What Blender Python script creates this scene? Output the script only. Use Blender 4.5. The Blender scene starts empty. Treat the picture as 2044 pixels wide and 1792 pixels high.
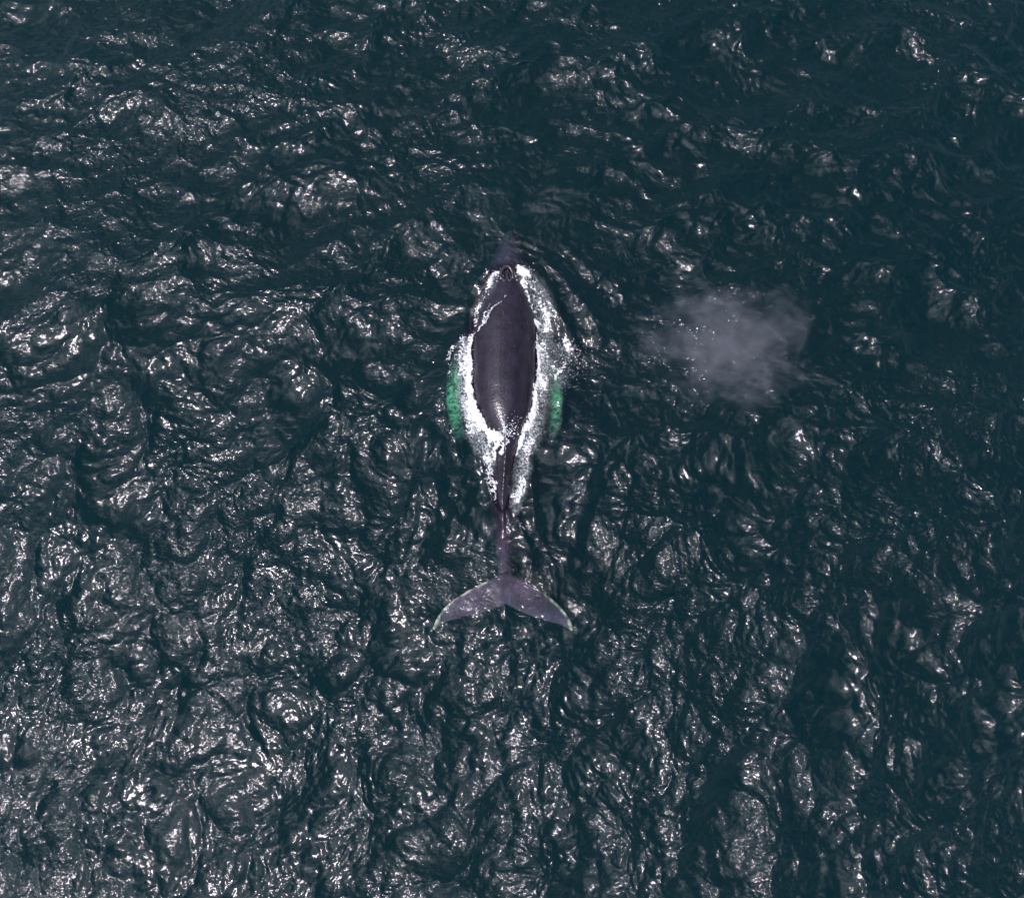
import bpy, bmesh, math, random
import numpy as np
from mathutils import Vector, Matrix

S = bpy.context.scene
COL = S.collection
R = math.radians
random.seed(7)
RNG = np.random.default_rng(11)

# ------------------------------------------------------------------ camera
W, H = 2044.0, 1792.0            # pixel frame the measurements were taken in
LENS, DIST, TILT = 28.0, 27.9, R(7.0)
cam_d = bpy.data.cameras.new('camera')
cam = bpy.data.objects.new('camera', cam_d)
COL.objects.link(cam)
cam_d.sensor_fit = 'HORIZONTAL'
cam_d.sensor_width = 36.0
cam_d.lens = LENS
cam_d.clip_start = 0.5
cam_d.clip_end = 12000
cam.location = (0, -DIST * math.sin(TILT), DIST * math.cos(TILT))
cam.rotation_euler = (TILT, 0, 0)
S.camera = cam

# ------------------------------------------------------------------ light
SUN_AZ = R(236)                  # compass bearing of the sun, from +Y clockwise (lower left of frame)
SUN_EL = R(62)
world = bpy.data.worlds.new('World')
S.world = world
world.use_nodes = True
wn = world.node_tree
wn.nodes.clear()
wo = wn.nodes.new('ShaderNodeOutputWorld')
wb = wn.nodes.new('ShaderNodeBackground')
ws = wn.nodes.new('ShaderNodeTexSky')
ws.sky_type = 'NISHITA'
ws.sun_disc = False
ws.sun_elevation = SUN_EL
ws.sun_rotation = SUN_AZ
ws.dust_density = 3.0
ws.air_density = 1.0
wb.inputs['Strength'].default_value = 0.06
# broken high cloud all over the sky, brighter towards the sun as thin cloud is
wc = wn.nodes.new('ShaderNodeTexCoord')
wz_ = wn.nodes.new('ShaderNodeTexNoise'); wz_.inputs['Scale'].default_value = 2.3
wz_.inputs['Detail'].default_value = 6; wz_.inputs['Roughness'].default_value = .55; wz_.inputs['Distortion'].default_value = .4
wn.links.new(wc.outputs['Generated'], wz_.inputs['Vector'])
wr = wn.nodes.new('ShaderNodeMapRange'); wr.interpolation_type = 'SMOOTHSTEP'
wr.inputs['From Min'].default_value = .44; wr.inputs['From Max'].default_value = .62
wn.links.new(wz_.outputs[0], wr.inputs['Value'])
wd = wn.nodes.new('ShaderNodeVectorMath'); wd.operation = 'DOT_PRODUCT'
wn.links.new(wc.outputs['Generated'], wd.inputs[0])
wd.inputs[1].default_value = (math.sin(SUN_AZ) * math.cos(SUN_EL), math.cos(SUN_AZ) * math.cos(SUN_EL), math.sin(SUN_EL))
wg = wn.nodes.new('ShaderNodeMapRange'); wg.interpolation_type = 'SMOOTHSTEP'
wg.inputs['From Min'].default_value = .55; wg.inputs['From Max'].default_value = 1.0
wg.inputs['To Min'].default_value = 3.6; wg.inputs['To Max'].default_value = 24.0
wn.links.new(wd.outputs['Value'], wg.inputs['Value'])
wv = wn.nodes.new('ShaderNodeVectorMath'); wv.operation = 'SCALE'
wv.inputs[0].default_value = (.93, .96, 1.12)
wn.links.new(wg.outputs[0], wv.inputs['Scale'])
wm_ = wn.nodes.new('ShaderNodeMix'); wm_.data_type = 'RGBA'
wn.links.new(wr.outputs[0], wm_.inputs['Factor'])
wn.links.new(ws.outputs[0], wm_.inputs[6]); wn.links.new(wv.outputs[0], wm_.inputs[7])
wn.links.new(wm_.outputs[2], wb.inputs[0])
wn.links.new(wb.outputs[0], wo.inputs[0])

sd = bpy.data.lights.new('sun', 'SUN')
sd.energy = 1.5
sd.angle = R(12)
sd.color = (1.0, 0.925, 1.0)
sun = bpy.data.objects.new('sun', sd)
COL.objects.link(sun)
sv = Vector((math.sin(SUN_AZ) * math.cos(SUN_EL), math.cos(SUN_AZ) * math.cos(SUN_EL), math.sin(SUN_EL)))
sun.rotation_euler = sv.to_track_quat('Z', 'Y').to_euler()
sun.location = sv * 60

S.view_settings.view_transform = 'Standard'
S.view_settings.look = 'None'
S.view_settings.exposure = 1.05
S.view_settings.gamma = 1
S.view_settings.use_curve_mapping = False
S.render.engine = 'CYCLES'
cy = S.cycles
cy.use_denoising = True
cy.max_bounces = 4
cy.diffuse_bounces = 1
cy.glossy_bounces = 2
cy.transmission_bounces = 2
cy.volume_bounces = 0
cy.transparent_max_bounces = 8
cy.volume_max_steps = 48
cy.caustics_reflective = False
cy.caustics_refractive = False

# ------------------------------------------------------------------ helpers
def P(px, py, z=0.0):
    """point of the sea plane seen at a measured place of the frame"""
    f = LENS / 36.0
    x = (px - W / 2) / W
    y = -(py - H / 2) / W
    d = Vector((x, y, -f))
    d.rotate(cam.rotation_euler)
    t = (z - cam.location.z) / d.z
    p = cam.location + d * t
    return p.x, p.y

def link(name, me, mat=None, parent=None):
    o = bpy.data.objects.new(name, me)
    COL.objects.link(o)
    if mat is not None:
        me.materials.append(mat)
    if parent is not None:
        o.parent = parent
    return o

def tag(o, label=None, cat=None, kind=None, group=None):
    if label: o['label'] = label
    if cat: o['category'] = cat
    if kind: o['kind'] = kind
    if group: o['group'] = group
    return o

def mesh_np(name, co, quads=None, tris=None, smooth=True):
    me = bpy.data.meshes.new(name)
    co = np.ascontiguousarray(co, np.float32)
    me.vertices.add(len(co))
    me.vertices.foreach_set('co', co.ravel())
    parts, starts, n = [], [], 0
    if quads is not None and len(quads):
        parts.append(quads.ravel()); starts.append(np.arange(len(quads)) * 4); n = len(quads) * 4
    if tris is not None and len(tris):
        parts.append(tris.ravel()); starts.append(n + np.arange(len(tris)) * 3)
    idx = np.concatenate(parts).astype(np.int32)
    st = np.concatenate(starts).astype(np.int32)
    me.loops.add(len(idx)); me.loops.foreach_set('vertex_index', idx)
    me.polygons.add(len(st)); me.polygons.foreach_set('loop_start', st)
    me.update(calc_edges=True)
    me.polygons.foreach_set('use_smooth', np.full(len(st), smooth, bool))
    return me

def attr(me, name, v):
    a = me.attributes.new(name, 'FLOAT', 'POINT')
    a.data.foreach_set('value', np.ascontiguousarray(v, np.float32))

def sstep(a, b, x):
    t = np.clip((x - a) / (b - a), 0, 1)
    return t * t * (3 - 2 * t)

def vnoise(x, y, cell, seed, n=257):
    """smooth value noise in -1..1 on world coordinates"""
    g = np.random.default_rng(seed).uniform(-1, 1, (n, n))
    u, v = x / cell + 1000.37, y / cell + 1000.71
    i, j = np.floor(u).astype(int), np.floor(v).astype(int)
    fu, fv = u - i, v - j
    fu = fu * fu * (3 - 2 * fu); fv = fv * fv * (3 - 2 * fv)
    i0, i1, j0, j1 = i % n, (i + 1) % n, j % n, (j + 1) % n
    return (g[j0, i0] * (1 - fu) + g[j0, i1] * fu) * (1 - fv) + (g[j1, i0] * (1 - fu) + g[j1, i1] * fu) * fv

def fbm(x, y, cell, seed, octv=4, gain=0.55):
    s, a, t = 0, 1.0, 0
    for k in range(octv):
        s = s + a * vnoise(x, y, cell / 2 ** k, seed + k); t += a; a *= gain
    return s / t

def polydist(x, y, pts, wid=None):
    """distance to a polyline and the width value interpolated along it"""
    best = np.full(x.shape, 1e9); wv = np.zeros(x.shape)
    for k in range(len(pts) - 1):
        ax, ay = pts[k]; bx, by = pts[k + 1]
        dx, dy = bx - ax, by - ay
        L = dx * dx + dy * dy + 1e-9
        t = np.clip(((x - ax) * dx + (y - ay) * dy) / L, 0, 1)
        d = np.hypot(x - ax - t * dx, y - ay - t * dy)
        m = d < best
        best = np.where(m, d, best)
        if wid is not None:
            wv = np.where(m, wid[k] * (1 - t) + wid[k + 1] * t, wv)
    return best, wv

# ------------------------------------------------------------------ materials
class NT:
    def __init__(s, name):
        s.m = bpy.data.materials.new(name); s.m.use_nodes = True
        s.t = s.m.node_tree; s.t.nodes.clear()
        s.out = s.t.nodes.new('ShaderNodeOutputMaterial')
    def n(s, typ, **kw):
        nd = s.t.nodes.new(typ)
        for k, v in kw.items():
            if k in nd.inputs.keys() if isinstance(k, str) else False:
                s.put(nd.inputs[k], v)
            else:
                setattr(nd, k, v)
        return nd
    def put(s, sock, v):
        if isinstance(v, bpy.types.NodeSocket): s.t.links.new(v, sock)
        else: sock.default_value = v
    def math(s, op, a, b=0.0, clamp=False):
        nd = s.t.nodes.new('ShaderNodeMath'); nd.operation = op; nd.use_clamp = clamp
        s.put(nd.inputs[0], a); s.put(nd.inputs[1], b)
        return nd.outputs[0]
    def noise(s, vec, scale, detail=3, rough=.55, dist=0.0):
        nd = s.t.nodes.new('ShaderNodeTexNoise')
        s.put(nd.inputs['Vector'], vec)
        nd.inputs['Scale'].default_value = scale; nd.inputs['Detail'].default_value = detail
        nd.inputs['Roughness'].default_value = rough; nd.inputs['Distortion'].default_value = dist
        return nd.outputs[0]
    def ramp(s, fac, a, b):
        nd = s.t.nodes.new('ShaderNodeMapRange'); nd.interpolation_type = 'SMOOTHSTEP'
        s.put(nd.inputs['Value'], fac)
        nd.inputs['From Min'].default_value = a; nd.inputs['From Max'].default_value = b
        return nd.outputs[0]
    def mix(s, fac, a, b):
        nd = s.t.nodes.new('ShaderNodeMixShader')
        s.put(nd.inputs[0], fac); s.t.links.new(a, nd.inputs[1]); s.t.links.new(b, nd.inputs[2])
        return nd.outputs[0]
    def mixc(s, fac, a, b):
        nd = s.t.nodes.new('ShaderNodeMix'); nd.data_type = 'RGBA'
        s.put(nd.inputs['Factor'], fac); s.put(nd.inputs['A'], a) if False else None
        s.put(nd.inputs[6], a); s.put(nd.inputs[7], b)
        return nd.outputs[2]

def water_material():
    q = NT('sea_water')
    pos = q.n('ShaderNodeTexCoord').outputs['Object']
    rip = q.n('ShaderNodeAttribute', attribute_name='ripple').outputs['Fac']
    aer = q.n('ShaderNodeAttribute', attribute_name='aerated').outputs['Fac']
    mp = q.n('ShaderNodeMapping'); q.put(mp.inputs[0], pos)
    mp.inputs['Rotation'].default_value = (0, 0, R(25)); mp.inputs['Scale'].default_value = (1.0, 1.6, 1.0)
    n1 = q.noise(mp.outputs[0], 6.5, 1, .5, .5)
    n2 = q.noise(pos, 15.0, 1, .5, .3)
    hgt = q.math('ADD', q.math('MULTIPLY', n1, q.math('MULTIPLY', rip, .030)), q.math('MULTIPLY', n2, q.math('MULTIPLY', rip, .009)))
    bp = q.n('ShaderNodeBump'); bp.inputs['Strength'].default_value = 1.0
    bp.inputs['Distance'].default_value = 1.0
    q.put(bp.inputs['Height'], hgt)
    fr = q.n('ShaderNodeFresnel'); fr.inputs['IOR'].default_value = 1.36
    q.put(fr.inputs['Normal'], bp.outputs[0])
    back = q.n('ShaderNodeNewGeometry').outputs['Backfacing']
    fac = q.math('MULTIPLY', fr.outputs[0], q.math('SUBTRACT', 1.0, back))
    gl = q.n('ShaderNodeBsdfGlossy'); gl.inputs['Roughness'].default_value = .075
    gl.inputs['Color'].default_value = (1, 1, 1, 1)
    q.put(gl.inputs['Normal'], bp.outputs[0])
    gl2 = q.n('ShaderNodeBsdfGlossy'); gl2.inputs['Roughness'].default_value = .33
    q.put(gl2.inputs['Normal'], bp.outputs[0])
    gmix = q.mix(.20, gl.outputs[0], gl2.outputs[0])
    tr = q.n('ShaderNodeBsdfTransparent')
    df = q.n('ShaderNodeBsdfDiffuse'); df.inputs['Color'].default_value = (.62, .68, .68, 1)
    bub = q.noise(pos, 14.0, 5, .7, .4)
    bub = q.math('ADD', .08, q.math('MULTIPLY', q.ramp(bub, .42, .60), .95))
    body = q.mix(q.math('MULTIPLY', aer, bub, True), tr.outputs[0], df.outputs[0])
    q.t.links.new(q.mix(fac, body, gmix), q.out.inputs['Surface'])
    # deep green-blue sea: red is absorbed first
    ab = q.n('ShaderNodeVolumeAbsorption'); ab.inputs['Density'].default_value = 1.0
    ab.inputs['Color'].default_value = (1 - .56, 1 - .15, 1 - .26, 1)
    sc = q.n('ShaderNodeVolumeScatter'); sc.inputs['Density'].default_value = 1.0
    sc.inputs['Color'].default_value = (.0020, .0112, .0245, 1)
    sc.inputs['Anisotropy'].default_value = 0.0
    ad = q.n('ShaderNodeAddShader')
    q.t.links.new(ab.outputs[0], ad.inputs[0]); q.t.links.new(sc.outputs[0], ad.inputs[1])
    q.t.links.new(ad.outputs[0], q.out.inputs['Volume'])
    return q.m

def whale_material():
    q = NT('whale_skin')
    pos = q.n('ShaderNodeTexCoord').outputs['Object']
    white = q.n('ShaderNodeAttribute', attribute_name='pale').outputs['Fac']
    yel = q.n('ShaderNodeAttribute', attribute_name='algae').outputs['Fac']
    n1 = q.noise(pos, 2.2, 5, .6)
    base = q.mixc(q.ramp(n1, .35, .7), (.009, .006, .012, 1), (.021, .014, .028, 1))
    mv = q.n('ShaderNodeAttribute', attribute_name='water_veil').outputs['Fac']
    base = q.mixc(mv, base, (.062, .046, .074, 1))  # lilac-grey of scattered light over submerged skin, put into the colour
    # small round scars and fine scratches
    vo = q.n('ShaderNodeTexVoronoi'); q.put(vo.inputs['Vector'], pos); vo.inputs['Scale'].default_value = 3.2
    sp = q.math('MULTIPLY', q.math('LESS_THAN', vo.outputs['Distance'], .075), q.math('GREATER_THAN', q.noise(pos, 1.3, 2), .52))
    base = q.mixc(q.math('MULTIPLY', sp, .35), base, (.16, .12, .24, 1))
    mp = q.n('ShaderNodeMapping'); q.put(mp.inputs[0], pos)
    mp.inputs['Rotation'].default_value = (0, 0, R(38)); mp.inputs['Scale'].default_value = (9, .7, 1)
    scr = q.noise(mp.outputs[0], 2.5, 2, .4)
    scr = q.math('MULTIPLY', q.math('GREATER_THAN', scr, .735), .22)
    base = q.mixc(scr, base, (.2, .17, .26, 1))
    n3 = q.noise(pos, 7.0, 4, .7)
    wf = q.math('MULTIPLY', white, q.ramp(n3, .18, .60), True)
    base = q.mixc(q.math('MULTIPLY', wf, q.math('ADD', .15, q.math('MULTIPLY', q.ramp(q.noise(pos, 3.0, 5, .75, 1.6), .40, .60), .85))), base, (.80, .80, .62, 1))
    base = q.mixc(q.math('MULTIPLY', yel, q.ramp(n3, .35, .6), True), base, (.60, .55, .34, 1))
    b = q.n('ShaderNodeBsdfPrincipled')
    q.put(b.inputs['Base Color'], base)
    rr = q.noise(pos, 12.0, 4, .7)
    q.put(b.inputs['Roughness'], q.math('ADD', .30, q.math('MULTIPLY', rr, .16)))
    b.inputs['IOR'].default_value = 1.42
    out_ = q.ramp(q.n('ShaderNodeSeparateXYZ', Vector=pos).outputs[2], .0, .05)
    q.put(b.inputs['Coat Weight'], out_); q.put(b.inputs['Specular IOR Level'], q.math('MULTIPLY', out_, .08)); b.inputs['Coat IOR'].default_value = 1.52
    q.put(b.inputs['Coat Roughness'], q.math('ADD', .12, q.math('MULTIPLY', rr, .18)))
    bp = q.n('ShaderNodeBump'); bp.inputs['Distance'].default_value = .02; bp.inputs['Strength'].default_value = .32
    q.put(bp.inputs['Height'], q.math('ADD', q.noise(pos, 16.0, 3, .6, .4), q.math('MULTIPLY', q.noise(pos, 4.0, 3, .6), 2.2)))
    q.put(b.inputs['Normal'], bp.outputs[0]); q.put(b.inputs['Coat Normal'], bp.outputs[0])
    q.t.links.new(b.outputs[0], q.out.inputs['Surface'])
    return q.m

def plain(name, col, rough=.5, bump=0, scale=20, alpha=None, sss=0):
    q = NT(name)
    pos = q.n('ShaderNodeTexCoord').outputs['Object']
    b = q.n('ShaderNodeBsdfPrincipled')
    n1 = q.noise(pos, scale, 4, .65)
    c2 = tuple(c * .78 for c in col[:3]) + (1,)
    q.put(b.inputs['Base Color'], q.mixc(q.ramp(n1, .3, .7), c2, tuple(col[:3]) + (1,)))
    b.inputs['Roughness'].default_value = rough
    if bump:
        bp = q.n('ShaderNodeBump'); bp.inputs['Distance'].default_value = bump
        q.put(bp.inputs['Height'], n1); q.put(b.inputs['Normal'], bp.outputs[0])
    q.t.links.new(b.outputs[0], q.out.inputs['Surface'])
    return q.m

M_WATER = water_material()
M_WHALE = whale_material()
M_FOAM = plain('sea_foam', (.86, .86, .88), .7, .02, 45)
M_DROP = plain('water_spray', (.85, .87, .9), .25, 0, 30)
M_DARK = plain('blowhole_dark', (.006, .005, .008), .4)
M_RIM = plain('blowhole_rim', (.11, .09, .14), .3, .004, 60)

# ------------------------------------------------------------------ whale shape
# frame row, centre column, true half width, exposed half width (0 = under water), top z, centre z (if under water), ridge pinch
SPEC = [
    (440, 1019, 5,  0, -.92, -1.2, 1.0),
    (455, 1019, 17, 0, -.74, -1.2, 1.0),
    (475, 1018, 28, 0, -.52, -1.2, 1.1),
    (500, 1017, 38, 0, -.40, -1.2, 1.1),
    (522, 1015, 46, 0, -.20, -1.15, 1.2),
    (540, 1013, 52, 20, .10, None, 1.35),
    (556, 1012, 57, 26, .20, None, 1.3),
    (575, 1009, 64, 40, .26, None, 1.15),
    (600, 1008, 70, 54, .36, None, .95),
    (640, 1007, 76, 63, .46, None, .86),
    (700, 1007, 80, 62, .56, None, .84),
    (760, 1006, 80, 60, .62, None, .84),
    (810, 1006, 74, 53, .60, None, .9),
    (845, 1008, 64, 41, .52, None, 1.1),
    (870, 1011, 54, 27, .45, None, 1.35),
    (900, 1010, 42, 16, .36, None, 1.6),
    (950, 1006, 31, 14, .28, None, 1.7),
    (1000, 1003, 25, 10, .12, None, 1.7),
    (1025, 1004, 23, 0, -.02, -.62, 1.6),
    (1070, 1006, 19, 0, -.16, -.62, 1.5),
    (1110, 1007, 16, 0, -.24, -.60, 1.4),
    (1145, 1008, 15, 0, -.30, -.56, 1.3),
    (1175, 1008, 12, 0, -.34, -.50, 1.2),
    (1200, 1008, 5, 0, -.40, -.46, 1.0),
]
rows = []
for py, cx, hw, ex, zt, zc, p in SPEC:
    x, y = P(cx, py)
    k = P(cx + 1, py)[0] - x
    hwm, exm = hw * k, ex * k
    if zc is None:
        # superellipse x = hw*|cos|^p : solve centre so the waterline half width is exm
        r = math.sqrt(max(0, 1 - (exm / hwm) ** (2 / p)))
        zc = -zt * r / (1 - r)
        zc = max(zc, -1.35)
    rows.append((y, x, hwm, zt, zc, p))
rows = np.array(rows)[::-1]       # ascending y
def resample(n):
    ys = np.linspace(rows[0, 0], rows[-1, 0], n)
    out = [ys]
    for c in range(1, 6):
        v = np.interp(ys, rows[:, 0], rows[:, c])
        kern = np.hanning(11); kern /= kern.sum()
        vp = np.pad(v, 5, mode='edge')
        out.append(np.convolve(vp, kern, 'valid'))
    return np.array(out).T
SEC = resample(220)
def whale_top(x, y):
    """height of the back at a place (very low outside the outline)"""
    xc = np.interp(y, SEC[:, 0], SEC[:, 1]); hw = np.interp(y, SEC[:, 0], SEC[:, 2])
    zt = np.interp(y, SEC[:, 0], SEC[:, 3]); zc = np.interp(y, SEC[:, 0], SEC[:, 4]); p = np.interp(y, SEC[:, 0], SEC[:, 5])
    u = np.clip(np.abs(x - xc) / hw, 0, 1)
    z = zc + (zt - zc) * np.sqrt(np.clip(1 - u ** (2 / p), 0, 1))
    return np.where((np.abs(x - xc) < hw) & (y > SEC[0, 0]) & (y < SEC[-1, 0]), z, -9.0)

bm = bmesh.new()
NA = 72
prev = None
for i, (y, xc, hw, zt, zc, p) in enumerate(SEC):
    ring = []
    hb = min(max(hw * .95, .12), 1.25) if i < 120 or True else 0
    for a in range(NA):
        t = 2 * math.pi * a / NA
        c, s_ = math.cos(t), math.sin(t)
        pw = p if s_ > 0 else 1.0
        x = math.copysign(abs(c) ** pw, c) * hw
        z = zc + ((zt - zc) * s_ if s_ > 0 else hb * s_)
        ring.append(bm.verts.new((xc + x, y, z)))
    if prev:
        for a in range(NA):
            bm.faces.new((prev[a], prev[(a + 1) % NA], ring[(a + 1) % NA], ring[a]))
    else:
        bm.faces.new(ring[::-1])
    prev = ring
bm.faces.new(prev)

def lens_plate(bm, outline, zfun, tfun):
    """closed plate: outline is (leading pts, trailing pts) of equal count; lens-shaped section"""
    lead, trail = outline
    n = len(lead); m = 14
    up, dn = [], []
    for i in range(n):
        (ax, ay), (bx, by) = lead[i], trail[i]
        ru, rd = [], []
        for j in range(m + 1):
            t = j / m
            x, y = ax + (bx - ax) * t, ay + (by - ay) * t
            th = tfun(i / (n - 1)) * (math.sin(math.pi * min(1, t ** .62 * .985 + .015)) ** .7 * .5)
            z = zfun(x, y, i / (n - 1))
            ru.append(bm.verts.new((x, y, z + th)))
            rd.append(bm.verts.new((x, y, z - th)) if 0 < j < m else ru[-1])
        up.append(ru); dn.append(rd)
    for i in range(n - 1):
        for j in range(m):
            try: bm.faces.new((up[i][j], up[i][j + 1], up[i + 1][j + 1], up[i + 1][j]))
            except ValueError: pass
            try: bm.faces.new((dn[i][j], dn[i + 1][j], dn[i + 1][j + 1], dn[i][j + 1]))
            except ValueError: pass
    for k in (0, n - 1):
        for j in range(m):
            vs = list(dict.fromkeys((up[k][j], up[k][j + 1], dn[k][j + 1], dn[k][j])))
            if len(vs) >= 3:
                try: bm.faces.new(vs)
                except ValueError: pass

def curve_pts(keys, n):
    keys = np.array(keys, float)
    d = np.r_[0, np.cumsum(np.hypot(*np.diff(keys[:, :2], axis=0).T))]
    s = np.linspace(0, d[-1], n * 4)
    c = [np.interp(s, d, keys[:, k]) for k in range(keys.shape[1])]
    ker = np.hanning(n // 2 * 2 + 1); ker /= ker.sum(); h = len(ker) // 2
    out = []
    for v in c:
        vp = np.r_[2 * v[0] - v[1:h + 1][::-1], v, 2 * v[-1] - v[-h - 1:-1][::-1]]
        out.append(np.convolve(vp, ker, 'valid')[::4])
    o = np.array(out).T
    o[0], o[-1] = keys[0], keys[-1]
    return o

# flukes, one blade each side, read off the frame at half a metre down
FZ = -.27
FL_L = ([(1006, 1140), (988, 1152), (968, 1160), (940, 1174), (915, 1189), (895, 1203), (880, 1219), (869, 1236), (862, 1256)],
        [(1008, 1206), (996, 1214), (980, 1218), (955, 1225), (935, 1230), (915, 1235), (897, 1240), (881, 1247), (868, 1258)])
FL_R = ([(1008, 1140), (1028, 1148), (1048, 1158), (1075, 1174), (1100, 1192), (1118, 1208), (1133, 1226), (1143, 1243), (1145, 1258)],
        [(1008, 1206), (1022, 1214), (1040, 1222), (1062, 1231), (1082, 1238), (1100, 1243), (1115, 1247), (1128, 1252), (1139, 1260)])
fluke_lead = []
for lead, trail in (FL_L, FL_R):
    L = curve_pts([P(x, y, FZ) for x, y in lead], 30); T = curve_pts([P(x, y, FZ) for x, y in trail], 30)
    fluke_lead.append([tuple(v) for v in L])
    lens_plate(bm, ([tuple(v) for v in L], [tuple(v) for v in T]),
               lambda x, y, s: FZ - .10 * s * s, lambda s: .26 * (1 - s) ** .8 + .075)
# flippers: long, held back along the flanks about two metres down
flip_lines = []
for side, keys in ((-1, [(952, 640, 22), (930, 685, 26), (911, 735, 30), (905, 790, 29), (911, 845, 24), (920, 880, 15), (926, 900, 4)]),
                   (1, [(1062, 640, 20), (1085, 685, 24), (1103, 735, 26), (1110, 790, 27), (1108, 845, 23), (1102, 880, 15), (1096, 898, 4)])):
    n = 26
    cp = curve_pts(keys, n)
    lead, trail, cl = [], [], []
    for i in range(n):
        s = i / (n - 1)
        z = -1.15 - .35 * math.sin(s * math.pi * .75)
        px, py, ww = cp[i]
        ww = ww * .62 + 1.6 * math.sin(s * 31 + side) * (s > .2)
        lead.append(P(px + side * ww, py, z)); trail.append(P(px - side * ww, py + 4, z)); cl.append((*P(px, py, z), z))
    flip_lines.append(cl)
    zs = [c[2] for c in cl]
    lens_plate(bm, (lead, trail), lambda x, y, s, zs=zs: zs[min(n - 1, int(round(s * (n - 1))))], lambda s: .3 * (1 - s) + .1)
# dorsal hump with its low hooked fin
def fin(bm, y0, y1, xc, zb, h, th):
    n = 16
    rows_ = []
    for i in range(n + 1):
        s = i / n
        y = y0 + (y1 - y0) * s
        hh = h * (math.sin(math.pi * s ** 1.7) ** .8 if 0 < s < 1 else 0)
        ww = th * math.sin(math.pi * min(max(s, .03), .97))
        y2 = y - .06 * hh / max(h, .01)
        rows_.append([bm.verts.new((xc - ww, y, zb - .25)), bm.verts.new((xc, y2, zb + hh)), bm.verts.new((xc + ww, y, zb - .25))])
    for i in range(n):
        a, b = rows_[i], rows_[i + 1]
        for j in range(3):
            bm.faces.new((a[j], a[(j + 1) % 3], b[(j + 1) % 3], b[j]))
    bm.faces.new(rows_[0][::-1]); bm.faces.new(rows_[-1])
dx, dy = P(1008, 868); _, dy2 = P(1008, 893)
fin(bm, dy, dy2, dx + .0, .42, .26, .10)
# knuckles along the tail stock
for k in range(9):
    x, y = P(1006, 908 + k * 12)
    z = float(whale_top(np.array([np.interp(y, SEC[:, 0], SEC[:, 1])]), np.array([y]))[0])
    bmesh.ops.create_uvsphere(bm, u_segments=10, v_segments=6, radius=.06,
        matrix=Matrix.Translation((np.interp(y, SEC[:, 0], SEC[:, 1]), y, z - .03)) @ Matrix.Diagonal((.6, 1.8, .8, 1)))
# splash guard in front of the nostrils, and rostrum tubercles
bx, by = P(1012, 549)
for a in range(13):
    t = math.pi * (a / 12) 
    gx, gy = bx + .22 * math.cos(t), by - .12 + .40 * math.sin(t)
    bmesh.ops.create_uvsphere(bm, u_segments=12, v_segments=8, radius=.085,
        matrix=Matrix.Translation((gx, gy, .11 + .05 * math.sin(t))) @ Matrix.Diagonal((1, 1.3, 1.2, 1)))
for side in (-1, 0, 1):
    for k in range(5):
        x, y = P(1017 + side * (10 + k * 4.5), 468 + k * 13)
        z = float(whale_top(np.array([x]), np.array([y]))[0])
        bmesh.ops.create_uvsphere(bm, u_segments=10, v_segments=6, radius=.055, matrix=Matrix.Translation((x, y, z)))
bmesh.ops.recalc_face_normals(bm, faces=bm.faces)
tmp = bpy.data.meshes.new('whale_raw'); bm.to_mesh(tmp); bm.free()
to = bpy.data.objects.new('whale_raw', tmp); COL.objects.link(to)
md = to.modifiers.new('r', 'REMESH'); md.mode = 'VOXEL'; md.voxel_size = .032; md.use_smooth_shade = True
ms = to.modifiers.new('s', 'SMOOTH'); ms.factor = .5; ms.iterations = 3
dg = bpy.context.evaluated_depsgraph_get()
body_me = bpy.data.meshes.new_from_object(to.evaluated_get(dg))
bpy.data.objects.remove(to); bpy.data.meshes.remove(tmp)
body_me.name = 'body'
co = np.empty(len(body_me.vertices) * 3, np.float32); body_me.vertices.foreach_get('co', co); co = co.reshape(-1, 3)
# skin markings, then the water's pale veil painted onto tail and snout
pale = np.zeros(len(co)); algae = np.zeros(len(co))
wcx = P(1008, 640, -1.2)[0]
for cl in flip_lines:
    _, sl = polydist(co[:, 0], co[:, 1], [(c[0], c[1]) for c in cl], np.linspace(0, 1, len(cl)))
    side_out = np.abs(co[:, 0] - np.interp(co[:, 1], SEC[:, 0], SEC[:, 1]))
    d, _ = polydist(co[:, 0], co[:, 1], [(c[0], c[1]) for c in cl])
    pale = np.maximum(pale, (1 if cl[0][0] < wcx else .85) * sstep(1.0, .60, sl) * sstep(.44, .0, d) ** 1.2 * (co[:, 2] < -.95) * (co[:, 2] > -2.3) * sstep(.25, .62, sl) * sstep(1.25, 1.4, side_out + 2 * np.maximum(sl - .85, 0)))
for L in fluke_lead:
    d, _ = polydist(co[:, 0], co[:, 1], L[6:])
    _, s = polydist(co[:, 0], co[:, 1], L, np.linspace(0, 1, len(L)))
    near = (co[:, 1] < P(1000, 1140)[1]) & (np.abs(co[:, 2] + .35) < .35)
    pale = np.maximum(pale, near * sstep(.10 + .06 * s, .03, d) * (.65 + .35 * s) * sstep(.08, .2, s) * np.clip(.75 + 1.6 * fbm(co[:, 0], co[:, 1], .22, 901, 3), 0, 1))
    pale = np.maximum(pale, near * .05 * np.clip(.4 + 1.8 * fbm(co[:, 0], co[:, 1], .5, 911, 4), 0, 1))
    algae = np.maximum(algae, near * sstep(.86, .95, s) * sstep(.2, .05, d) * .55)
    algae = np.maximum(algae, near * .4 * sstep(.5, .6, s) * sstep(.75, .65, s) * sstep(.08, .02, d))
attr(body_me, 'pale', np.clip(pale, 0, 1)); attr(body_me, 'algae', algae)
water_veil = np.maximum(sstep(P(0, 1020)[1], P(0, 1140)[1], co[:, 1]), sstep(P(0, 540)[1], P(0, 500)[1], co[:, 1]))  # tail and snout painted paler, as seen through lit water
attr(body_me, 'water_veil', water_veil * np.clip(.72 + .9 * fbm(co[:, 0], co[:, 1], .6, 921, 4), 0, 1))

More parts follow.
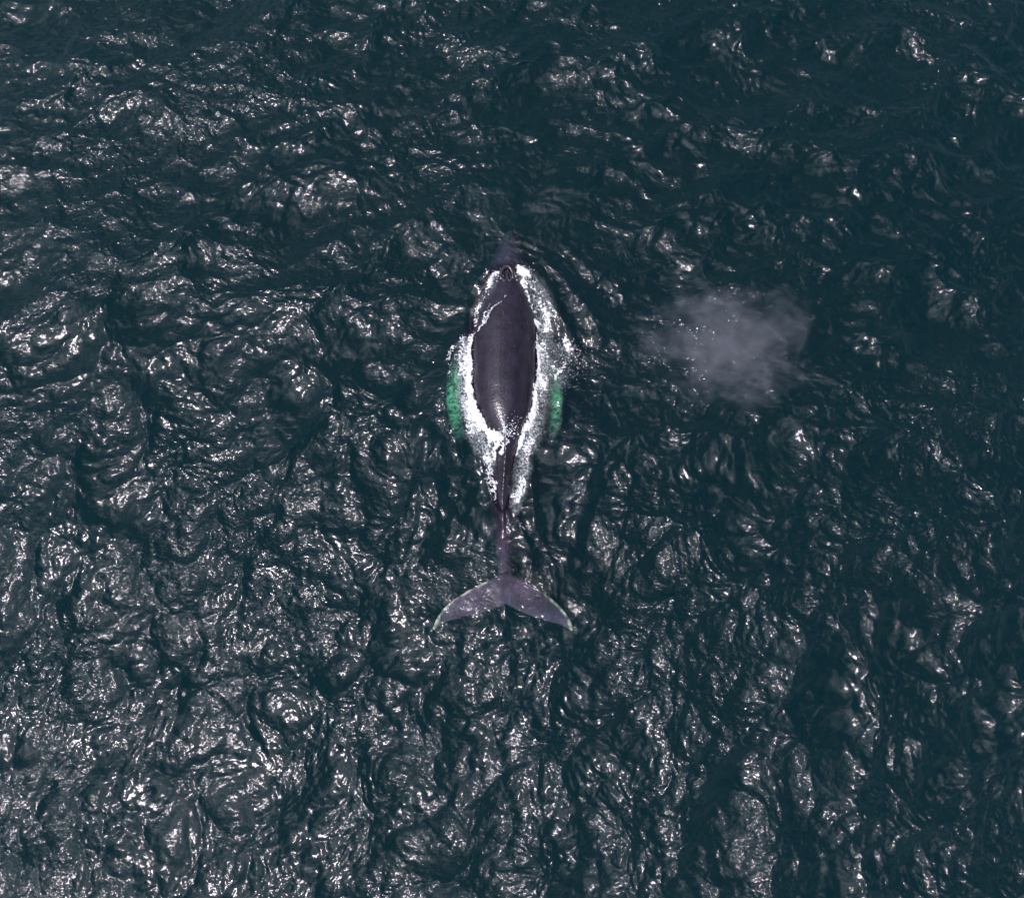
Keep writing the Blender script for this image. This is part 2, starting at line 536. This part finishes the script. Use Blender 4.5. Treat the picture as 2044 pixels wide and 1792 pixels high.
whale = bpy.data.objects.new('humpback_whale', None); COL.objects.link(whale)
wx, wy = P(1008, 700)
whale.location = (wx, wy, -1.0)
tag(whale, 'dark purple-black humpback whale surfacing, back out of the water and tail flukes just under it', 'whale')
def child(name, me, mat, par=whale):
    o = link(name, me, mat, par)
    if par is whale:
        o.matrix_parent_inverse = Matrix.Translation(whale.location).inverted()
    return o
body_me.materials.clear()
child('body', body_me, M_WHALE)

# nostrils: a raised teardrop rim round a deep dark slit
def blowhole(side):
    n = 26
    cx, cy = bx + side * .075, by - .10
    rim, pit = bmesh.new(), bmesh.new()
    rings = []
    pts = []
    for i in range(n):
        t = 2 * math.pi * i / n
        u, v = math.sin(t), math.cos(t)          # v along the body, + forward
        w = .052 * (1 - .55 * v)                 # narrow in front, wide behind
        x, y = u * w, v * .19
        x -= side * .10 * (v * .5 + .1) * .5
        pts.append((cx + x, cy + y))
    zt_ = lambda x, y: float(whale_top(np.array([x]), np.array([y]))[0])
    zz = [zt_(*p_) + .035 for p_ in pts]
    mx, my = sum(p_[0] for p_ in pts) / n, sum(p_[1] for p_ in pts) / n
    prof = [(1.35, -.05), (1.22, .018), (1.08, .036), (.94, .025), (.86, -.02)]
    for sc_, dz in prof:
        rings.append([rim.verts.new((mx + (x - mx) * sc_, my + (y - my) * (1 + (sc_ - 1) * .4), z + dz)) for (x, y), z in zip(pts, zz)])
    for a, b in zip(rings, rings[1:]):
        for i in range(n):
            rim.faces.new((a[i], a[(i + 1) % n], b[(i + 1) % n], b[i]))
    pr = [[pit.verts.new((mx + (x - mx) * .9, my + (y - my) * .96, z + .004)) for (x, y), z in zip(pts, zz)],
          [pit.verts.new((mx + (x - mx) * .6, my + (y - my) * .8, z - .012)) for (x, y), z in zip(pts, zz)]]
    for i in range(n):
        pit.faces.new((pr[0][i], pr[0][(i + 1) % n], pr[1][(i + 1) % n], pr[1][i]))
    pit.faces.new(pr[1])
    out = []
    for nm, b_, m_ in (('blowhole', rim, M_RIM), ('blowhole_pit', pit, M_DARK)):
        bmesh.ops.recalc_face_normals(b_, faces=b_.faces)
        me = bpy.data.meshes.new(nm); b_.to_mesh(me); b_.free()
        for f in me.polygons: f.use_smooth = True
        out.append((nm, me, m_))
    o = child(*out[0])
    child(*out[1], par=o)
for s_ in (-1, 1):
    blowhole(s_)

# ------------------------------------------------------------------ sea surface
N, TL = 2048, 73.728              # 3.6 cm cells
cell = TL / N
kx = np.fft.fftfreq(N, d=cell) * 2 * np.pi
KX, KY = np.meshgrid(kx, kx)
K = np.hypot(KX, KY); K[0, 0] = 1
TH = np.arctan2(KY, KX)
def sea(ang, spread_floor, peak, seed, chop, slope, tail=2.27, hi=.13):
    rg = np.random.default_rng(seed)
    g = rg.standard_normal((N, N)) + 1j * rg.standard_normal((N, N))
    D = np.abs(np.cos(TH - ang)) ** 3 + spread_floor
    hi = 2 * np.pi / hi
    A = K ** -tail * np.exp(-(peak_k(peak) / K) ** 2.0) * np.sqrt(D) * np.exp(-(K / hi) ** 2)
    A *= 1 / (1 + (peak_k(2.6) / K) ** 1.0)        # swell longer than the chop stays gentle
    A[0, 0] = 0
    F = g * A
    sx = np.fft.ifft2(1j * KX * F).real; sy = np.fft.ifft2(1j * KY * F).real
    F *= slope / math.sqrt((sx ** 2 + sy ** 2).mean())
    h = np.fft.ifft2(F).real.astype(np.float32)
    # Gerstner-like sideways shift for all but the shortest ripples
    G = F * np.exp(-(K / (2 * np.pi / .5)) ** 2)
    Dx = np.fft.ifft2(1j * KX / K * G).real.astype(np.float32) * chop
    Dy = np.fft.ifft2(1j * KY / K * G).real.astype(np.float32) * chop
    return h, Dx, Dy
def peak_k(L): return 2 * np.pi / L
A1 = sea(R(100), .16, 9.0, 3, 1.35, .31)       # crests lying across the frame
A2 = sea(R(-18), .42, 9.0, 5, 1.3, .295)       # crests running up the frame

A3 = sea(R(40), .55, .42, 9, 0, .155, 1.95, .10)      # short wind ripples, strong only in gust patches
def axis(lo, hi, far):
    inner = np.arange(round(lo / cell), round(hi / cell) + 1) * cell
    g = [cell]
    out = []
    d = 0
    while d < far:
        g.append(g[-1] * 1.08); d += g[-1]; out.append(d)
    out = np.array(out)
    return np.r_[lo_ := inner[0] - out[::-1], inner, inner[-1] + out]
VX0, VX1, VY0, VY1 = -20.6, 20.6, -16.6, 20.2
ax_, ay_ = axis(VX0, VX1, 3200), axis(VY0, VY1, 3200)
X, Y = np.meshgrid(ax_, ay_)
# gusts and eddies bend the crests: the fields are read at gently warped places
UX = (X + .55 * fbm(X, Y, 3.1, 601, 3)) / cell; UY = (Y + .55 * fbm(X, Y, 3.1, 611, 3)) / cell
TI, TJ = np.floor(UX).astype(int), np.floor(UY).astype(int)
TU, TV = UX - TI, UY - TJ
def tile(F):
    i0, i1, j0, j1 = TI % N, (TI + 1) % N, TJ % N, (TJ + 1) % N
    return (F[j0, i0] * (1 - TU) + F[j0, i1] * TU) * (1 - TV) + (F[j1, i0] * (1 - TU) + F[j1, i1] * TU) * TV
wB = sstep(3.5, -4.5, Y + .12 * X + 2.2 * vnoise(X, Y, 6.0, 91))
wA = np.sqrt(1 - wB * .8); wB = np.sqrt(.12 + .88 * wB)
h = wA * tile(A1[0]) + wB * tile(A2[0])
gust = np.clip(.95 + 1.5 * fbm(X, Y, 3.0, 701, 4), .1, 2.3)
h += tile(A3[0]) * gust
Dx = wA * tile(A1[1]) + wB * tile(A2[1])
Dy = wA * tile(A1[2]) + wB * tile(A2[2])
# coarse cells far out cannot carry the short waves
far = np.maximum(np.maximum(VX0 - X, X - VX1), np.maximum(VY0 - Y, Y - VY1))
edge = 1 - sstep(0, 34, far)
# calmer, smoothed water round the animal
bl = [P(1015, 470), P(1010, 600), P(1008, 800), P(1006, 950), P(1008, 1150)]
dw, _ = polydist(X, Y, bl)
calm = sstep(3.2, 1.2, dw)
dslick, _ = polydist(X, Y, [P(1230, 760), P(1180, 860), P(1100, 880)])
slick = sstep(3.2, .6, dslick)
calm = calm * sstep(P(0, 1010)[1], P(0, 930)[1], Y)
damp = (1 - .45 * calm) * (1 - .25 * slick * (1 - calm))
chopd = (1 - sstep(4.2, 2.8, dw)) * edge
h *= damp * edge
X += Dx * chopd; Y += Dy * chopd
def ridge(pts, w, hgt, side=0):
    d, _ = polydist(X, Y, [P(*p_) for p_ in pts])
    d = d + .09 * fbm(X, Y, .5, 77, 3)
    return hgt * np.exp(-(d / w) ** 2) * (.8 + .5 * fbm(X, Y, .7, 55, 4, .6))
# bow wave and the shoulders trailing from it
h += ridge([(925, 640), (935, 590), (955, 556), (985, 532), (1013, 520), (1045, 530), (1072, 552), (1092, 590)], .26, .13)
h += ridge([(1066, 556), (1100, 600), (1128, 650), (1150, 700)], .22, .15)
h += ridge([(1085, 520), (1130, 560), (1175, 620), (1200, 680)], .22, .11)
h += ridge([(1140, 500), (1200, 550), (1245, 585)], .25, .10)
h += ridge([(930, 655), (905, 700), (892, 760), (895, 830), (915, 900)], .30, .13)
h += ridge([(1105, 690), (1120, 760), (1118, 830), (1095, 900)], .30, .10)
h += ridge([(950, 880), (960, 920), (972, 965), (985, 1000)], .13, .13)
h += ridge([(1052, 900), (1062, 960), (1065, 1020), (1075, 1060)], .16, .12)
h += ridge([(1025, 1020), (1050, 1080), (1060, 1130)], .16, .08)
hx, hy = P(1013, 575)
rr_ = np.hypot(X - hx, (Y - hy) * 1.1) + .12 * fbm(X, Y, .6, 801, 3)
h += .03 * np.cos(2 * np.pi * rr_ / .34) * sstep(.5, .8, rr_) * sstep(2.6, 1.2, rr_) * sstep(-.2, .5, Y - hy) * (.6 + .8 * vnoise(X, Y, .5, 811))
# smooth back slope of water sucked down beside the flanks
h -= .10 * np.exp(-((dw - 1.25) / .3) ** 2) * sstep(P(0, 900)[1], P(0, 840)[1], Y) * sstep(P(0, 600)[1], P(0, 660)[1], Y)
dfl, _ = polydist(X, Y, [P(866, 1235), P(1008, 1160), P(1142, 1235)])
kfl = sstep(1.6, 1.0, dfl)
h = h + kfl * (np.logaddexp(h * 14, -.13 * 14) / 14 - h)
wt = whale_top(X, Y)
y_head, y_tail = P(0, 536)[1], P(0, 1014)[1]
sub = np.maximum(sstep(y_head - .12, y_head + .25, Y), sstep(y_tail + .12, y_tail - .35, Y))
# thin sheet of water still sliding off the left shoulder
def film_edge(x, y):
    pts = [P(1026, 560), P(1021, 579), P(1015, 597), P(1002, 609), P(986, 622), P(976, 640), P(968, 652), P(944, 670), P(925, 682)]
    d, _ = polydist(x, y, pts)
    py = np.array([p_[1] for p_ in pts])[::-1]; pxx = np.array([p_[0] for p_ in pts])[::-1]
    return np.interp(y, py, pxx) - x + .05 * vnoise(x, y, .18, 31)
fe = film_edge(X, Y)
film = sstep(-.03, .10, fe) * sstep(P(0, 676)[1], P(0, 668)[1], Y) * sstep(P(0, 556)[1], P(0, 572)[1], Y)
rise = np.where(wt > -5, wt, -9)
need = rise + .05
k = np.clip(sub, 0, 1)
lift = np.maximum(h, need) - h
h = h + lift * k
film_h = rise + .035 + .02 * vnoise(X, Y, .22, 12) + .012 * vnoise(X, Y, .09, 13)
h = np.where((rise > -1) & (film > .01), np.maximum(h, film_h * film + (rise - .08) * (1 - film)), h)
Z = h
ny, nx = X.shape
# ripple strength (fine relief) varies in gust patches and dies near the slick
rip = .85 + .9 * fbm(X, Y, 2.8, 201, 3) + .6 * fbm(X, Y, .9, 221, 2)
rip = np.clip(rip, .12, 1.9) * (1 - .45 * calm)
rip = rip * (1 - .25 * slick)
def strokes(x, y, lst):
    m = np.zeros(x.shape)
    for pts, wid, st in lst:
        k_ = P(1001, 800)[0] - P(1000, 800)[0]
        d, w = polydist(x, y, [P(*p_) for p_ in pts], [v * k_ for v in wid])
        m = np.maximum(m, st * np.clip(1.3 * (1 - d / np.maximum(w, 1e-3)), 0, 1))
    return m
AER = [
    ([(934, 690), (930, 740), (932, 800), (946, 850), (968, 885), (985, 930)], [24, 26, 24, 26, 28, 14], 1.0),
    ([(1080, 690), (1084, 740), (1082, 800), (1068, 850), (1048, 900), (1038, 970), (1028, 1020)], [18, 22, 22, 24, 22, 18, 8], .9),
    ([(1050, 550), (1075, 590), (1090, 640), (1085, 690)], [16, 24, 26, 26], .7),
    ([(985, 560), (968, 590), (950, 625)], [14, 22, 10], .7),
    ([(1120, 690), (1125, 720), (1115, 760)], [26, 26, 20], .5),
]
wX, wY = X + .22 * fbm(X, Y, .7, 311, 4), Y + .25 * fbm(X, Y, .7, 321, 4)
aer = strokes(wX, wY, [(a, [v * 1.2 for v in b], c) for a, b, c in AER]) ** 1.5 * (.85 + 1.1 * fbm(X, Y, .4, 301, 5, .65)) * .60
idx = np.arange(ny * nx).reshape(ny, nx)
quads = np.stack([idx[:-1, :-1], idx[:-1, 1:], idx[1:, 1:], idx[1:, :-1]], -1).reshape(-1, 4)
co = np.stack([X, Y, Z], -1).reshape(-1, 3)
# skirt and bed close the body of water
rim = np.r_[idx[0, :], idx[1:, -1], idx[-1, -2::-1], idx[-2:0:-1, 0]]
n0 = len(co)
low = co[rim].copy(); low[:, 2] = -60
rl = n0 + np.arange(len(rim))
sk = np.stack([rim, rl, np.roll(rl, -1), np.roll(rim, -1)], -1)
co = np.vstack([co, low, [[0, 0, -60]]])
ctr = len(co) - 1
bed = np.stack([np.roll(rl, -1), rl, np.full(len(rl), ctr)], -1)
wm = mesh_np('water', co, np.vstack([quads, sk]), bed)
pad = lambda a: np.r_[a.ravel(), np.zeros(len(rim) + 1)]
attr(wm, 'ripple', pad(rip)); attr(wm, 'aerated', pad(np.clip(aer, 0, 1)))
water = link('water', wm, M_WATER)
tag(water, kind='structure')

def water_z(x, y):
    """surface height near the whale, where the grid is not shifted sideways"""
    u = np.interp(x, ax_, np.arange(nx)); v = np.interp(y, ay_, np.arange(ny))
    i = np.clip(u.astype(int), 0, nx - 2); j = np.clip(v.astype(int), 0, ny - 2)
    a, b = u - i, v - j
    return (Z[j, i] * (1 - a) + Z[j, i + 1] * a) * (1 - b) + (Z[j + 1, i] * (1 - a) + Z[j + 1, i + 1] * a) * b

# ------------------------------------------------------------------ foam: a broken crust of real thickness on the water
FO = [  # dense white
    ([(947, 672), (944, 700), (941, 740), (944, 780), (951, 815), (962, 846), (982, 866), (1004, 878)], [14, 19, 17, 17, 18, 19, 20, 14], 1.35),
    ([(1070, 640), (1069, 690), (1069, 740), (1070, 775), (1063, 815), (1054, 845), (1042, 873), (1031, 900)], [9, 15, 16, 17, 16, 15, 13, 7], 1.35),
    ([(1036, 540), (1052, 546), (1060, 558)], [11, 12, 6], 1.25),
    ([(997, 548), (985, 556), (978, 568)], [7, 9, 7], 1.0),
    ([(985, 868), (998, 882), (990, 900), (982, 920)], [20, 13, 10, 5], .8),
    ([(1018, 880), (1005, 892), (998, 905)], [7, 9, 6], 1.1),
    ([(1022, 579), (1016, 597), (1002, 609), (986, 622), (976, 640), (966, 652), (948, 668)], [.5, 1.5, 2.2, 2.6, 3.6, 4.5, 6], 1.1),
]
FL = [  # lace
    ([(932, 670), (925, 710), (922, 760), (930, 810), (942, 850), (965, 885), (975, 930), (985, 980), (990, 1015)], [26, 26, 22, 22, 26, 28, 20, 12, 6], .78),
    ([(1084, 680), (1086, 730), (1086, 790), (1076, 840), (1058, 880), (1044, 930), (1038, 980), (1030, 1020)], [20, 20, 20, 23, 22, 20, 16, 9], .76),
    ([(1050, 556), (1068, 585), (1085, 620), (1100, 660)], [16, 20, 20, 14], .82),
    ([(1062, 566), (1090, 600), (1108, 628)], [8, 10, 8], .85),
    ([(1044, 560), (1050, 590), (1068, 625), (1071, 660)], [7, 7, 7, 9], 1.0),
    ([(985, 562), (970, 585), (955, 615), (946, 650)], [16, 20, 14, 8], .80),
    ([(1000, 598), (985, 612), (968, 640)], [12, 14, 12], .66),
    ([(1130, 680), (1138, 705), (1122, 730), (1110, 755)], [16, 18, 16, 10], .82),
    ([(1150, 690), (1165, 720)], [24, 24], .52),
    ([(1008, 1020), (1035, 1030), (1045, 1060)], [14, 16, 10], .62),
    ([(905, 690), (895, 730), (900, 780)], [14, 14, 10], .62),
]
gs = .0135
x0, y0 = P(850, 1090); x1, y1 = P(1210, 505)
gx = np.arange(x0, x1, gs); gy = np.arange(y0, y1, gs)
GX, GY = np.meshgrid(gx, gy)
wxx = GX + .16 * fbm(GX, GY, .4, 401, 4, .6); wyy = GY + .16 * fbm(GX, GY, .4, 411, 4, .6)
core = strokes(wxx, wyy, FO); lace = strokes(wxx, wyy, FL)
def worley(x, y, cell_, seed, n=211):
    g = np.random.default_rng(seed).uniform(0, 1, (n, n, 2))
    u, v = x / cell_ + 500, y / cell_ + 500
    i, j = np.floor(u).astype(int), np.floor(v).astype(int)
    f1 = np.full(x.shape, 9.0); f2 = f1.copy()
    for a in (-1, 0, 1):
        for b in (-1, 0, 1):
            q = g[(j + b) % n, (i + a) % n]
            d = np.hypot(i + a + q[..., 0] - u, j + b + q[..., 1] - v)
            f2 = np.where(d < f1, f1, np.minimum(f2, d)); f1 = np.minimum(f1, d)
    return f2 - f1
lc = np.maximum(1 - worley(wxx, wyy, .13, 5) * 2.9, (1 - worley(wxx, wyy, .06, 6) * 2.2) * .9)
patch = fbm(GX, GY, .45, 431, 4)
patch = np.minimum(patch, .25)
grain = fbm(GX, GY, .045, 441, 3)
f_core = np.where(core > .02, core * .95 + .55 * grain + .70 * patch - .42, -1)
f_lace = lace * (.50 + .8 * lc + 1.1 * patch + .45 * grain) - .68
foam = np.maximum(f_core, f_lace)
wtop = whale_top(GX, GY)
wz = water_z(GX, GY)
on_body = (wtop > wz + .05 + .16 * fbm(GX, GY, .22, 471, 4, .65))
allow = ~on_body | (film_edge(GX, GY) > -.04) & (GY > P(0, 682)[1]) | (wyy + .9 * (wyy - GY) < P(0, 856)[1]) & (wyy + 1.2 * (wyy - GY) > P(0, 903)[1]) & (wxx + .8 * (wxx - GX) < P(1018, 880)[0])
foam = np.where(allow, foam, np.minimum(foam, -.01) )
keep = foam > 0
base = np.maximum(wz, np.where(wtop > -5, wtop, -9))
thick = .012 + .05 * np.clip(foam, 0, 1) * (core > .2) + .018 * np.clip(foam, 0, .5)
FZt = base + thick * (1 + .6 * grain) + .05 * np.clip(core, 0, 1) * np.clip(.5 + fbm(GX, GY, .16, 461, 3), 0, 1)
fk = keep[:-1, :-1] & keep[1:, :-1] & keep[:-1, 1:] & keep[1:, 1:]
jj, ii = np.nonzero(fk)
used = np.zeros(GX.shape, bool)
for a in (0, 1):
    for b in (0, 1):
        used[jj + a, ii + b] = True
remap = -np.ones(GX.shape, int); remap[used] = np.arange(used.sum())
nv = int(used.sum())
# underside just below the water so the crust has thickness and a closed edge
top = np.stack([GX[used], GY[used], FZt[used]], -1)
inner = np.zeros(GX.shape, int)
q4 = np.stack([remap[jj, ii], remap[jj, ii + 1], remap[jj + 1, ii + 1], remap[jj + 1, ii]], -1)
# border vertices drop to the water
cnt = np.bincount(q4.ravel(), minlength=nv)
top[cnt < 4, 2] = (base[used] - .006)[cnt < 4]
fm = mesh_np('foam', top, q4)
foam_o = link('foam', fm, M_FOAM)
tag(foam_o, 'white churned foam in bands and lace along both flanks of the whale', 'foam', 'stuff')

# ------------------------------------------------------------------ flying drops
ico = bmesh.new(); bmesh.ops.create_icosphere(ico, subdivisions=1, radius=1)
iv = np.array([v.co[:] for v in ico.verts]); it = np.array([[v.index for v in f.verts] for f in ico.faces]); ico.free()
cs, rs = [], []
def drops(n, px, py, sx, sy, z0, z1, r0, r1):
    for _ in range(n):
        a, b = random.gauss(px, sx), random.gauss(py, sy)
        x, y = P(a, b)
        zb = max(float(water_z(np.array([x]), np.array([y]))[0]), float(whale_top(np.array([x]), np.array([y]))[0]))
        cs.append((x, y, zb + random.uniform(z0, z1) ** 1.0)); rs.append(random.uniform(r0, r1) * random.uniform(.5, 1))
drops(70, 1010, 866, 12, 7, .02, .5, .010, .034)
drops(55, 1018, 858, 9, 9, .02, .4, .008, .026)
drops(70, 990, 874, 12, 8, .02, .3, .01, .03)
drops(150, 1132, 712, 16, 18, .01, .25, .008, .022)
drops(110, 1150, 730, 26, 30, .01, .15, .006, .014)
drops(60, 1048, 548, 9, 8, .02, .25, .008, .026)
drops(50, 984, 554, 9, 8, .02, .2, .008, .022)
drops(60, 944, 770, 3, 50, .02, .16, .008, .02)
drops(60, 1072, 770, 3, 60, .02, .16, .008, .02)
drops(25, 1035, 845, 8, 10, .0, .05, .006, .014)
cs, rs = np.array(cs), np.array(rs)
dv = (iv[None] * rs[:, None, None] * np.array([1, 1.25, 1]) + cs[:, None]).reshape(-1, 3)
dt = (it[None] + (np.arange(len(cs)) * len(iv))[:, None, None]).reshape(-1, 3)
spray = link('spray', mesh_np('spray', dv, None, dt), M_DROP)
tag(spray, 'loose white drops of spray thrown up round the fin, nostrils and flanks of the whale', 'spray', 'stuff')

# ------------------------------------------------------------------ the blow, drifting off as mist
def mist_material():
    q = NT('blow_mist')
    pos = q.n('ShaderNodeTexCoord').outputs['Object']
    ln = q.n('ShaderNodeVectorMath', operation='LENGTH'); q.put(ln.inputs[0], pos)
    wob = q.noise(pos, 1.8, 7, .66, .3)
    r = q.math('ADD', ln.outputs['Value'], q.math('MULTIPLY', q.math('SUBTRACT', wob, .5), 3.8))
    r = q.math('SUBTRACT', r, q.math('MULTIPLY', q.n('ShaderNodeSeparateXYZ', Vector=pos).outputs[0], .12))
    fall = q.ramp(r, .80, .05)
    wisps = q.ramp(q.noise(pos, 3.0, 7, .72, .35), .36, .68)
    big = q.ramp(q.noise(pos, 1.1, 2, .5, .3), .34, .62)
    den = q.math('MULTIPLY', fall, q.math('ADD', .14, q.math('MULTIPLY', wisps, q.math('ADD', .35, q.math('MULTIPLY', big, 1.1)))))
    hard = q.ramp(ln.outputs['Value'], 1.3, .9)
    v = q.n('ShaderNodeVolumePrincipled')
    v.inputs['Color'].default_value = (.86, .88, 1.0, 1)
    v.inputs['Anisotropy'].default_value = .25
    q.put(v.inputs['Density'], q.math('MULTIPLY', q.math('MULTIPLY', den, hard), 2.0))
    q.t.links.new(v.outputs[0], q.out.inputs['Volume'])
    return q.m
M_MIST = mist_material()
mb = bmesh.new(); bmesh.ops.create_icosphere(mb, subdivisions=4, radius=1.32)
mme = bpy.data.meshes.new('blow_mist'); mb.to_mesh(mme); mb.free()
mist = link('blow_mist', mme, M_MIST)
mx_, my_ = P(1440, 678, 1.5)
mist.location = (mx_, my_, 1.55)
mist.scale = (3.2, 2.3, 1.1)
mist.rotation_euler = (0, 0, R(-12))
tag(mist, 'pale lilac cloud of breath mist drifting over the dark water beside the whale', 'mist', 'stuff')
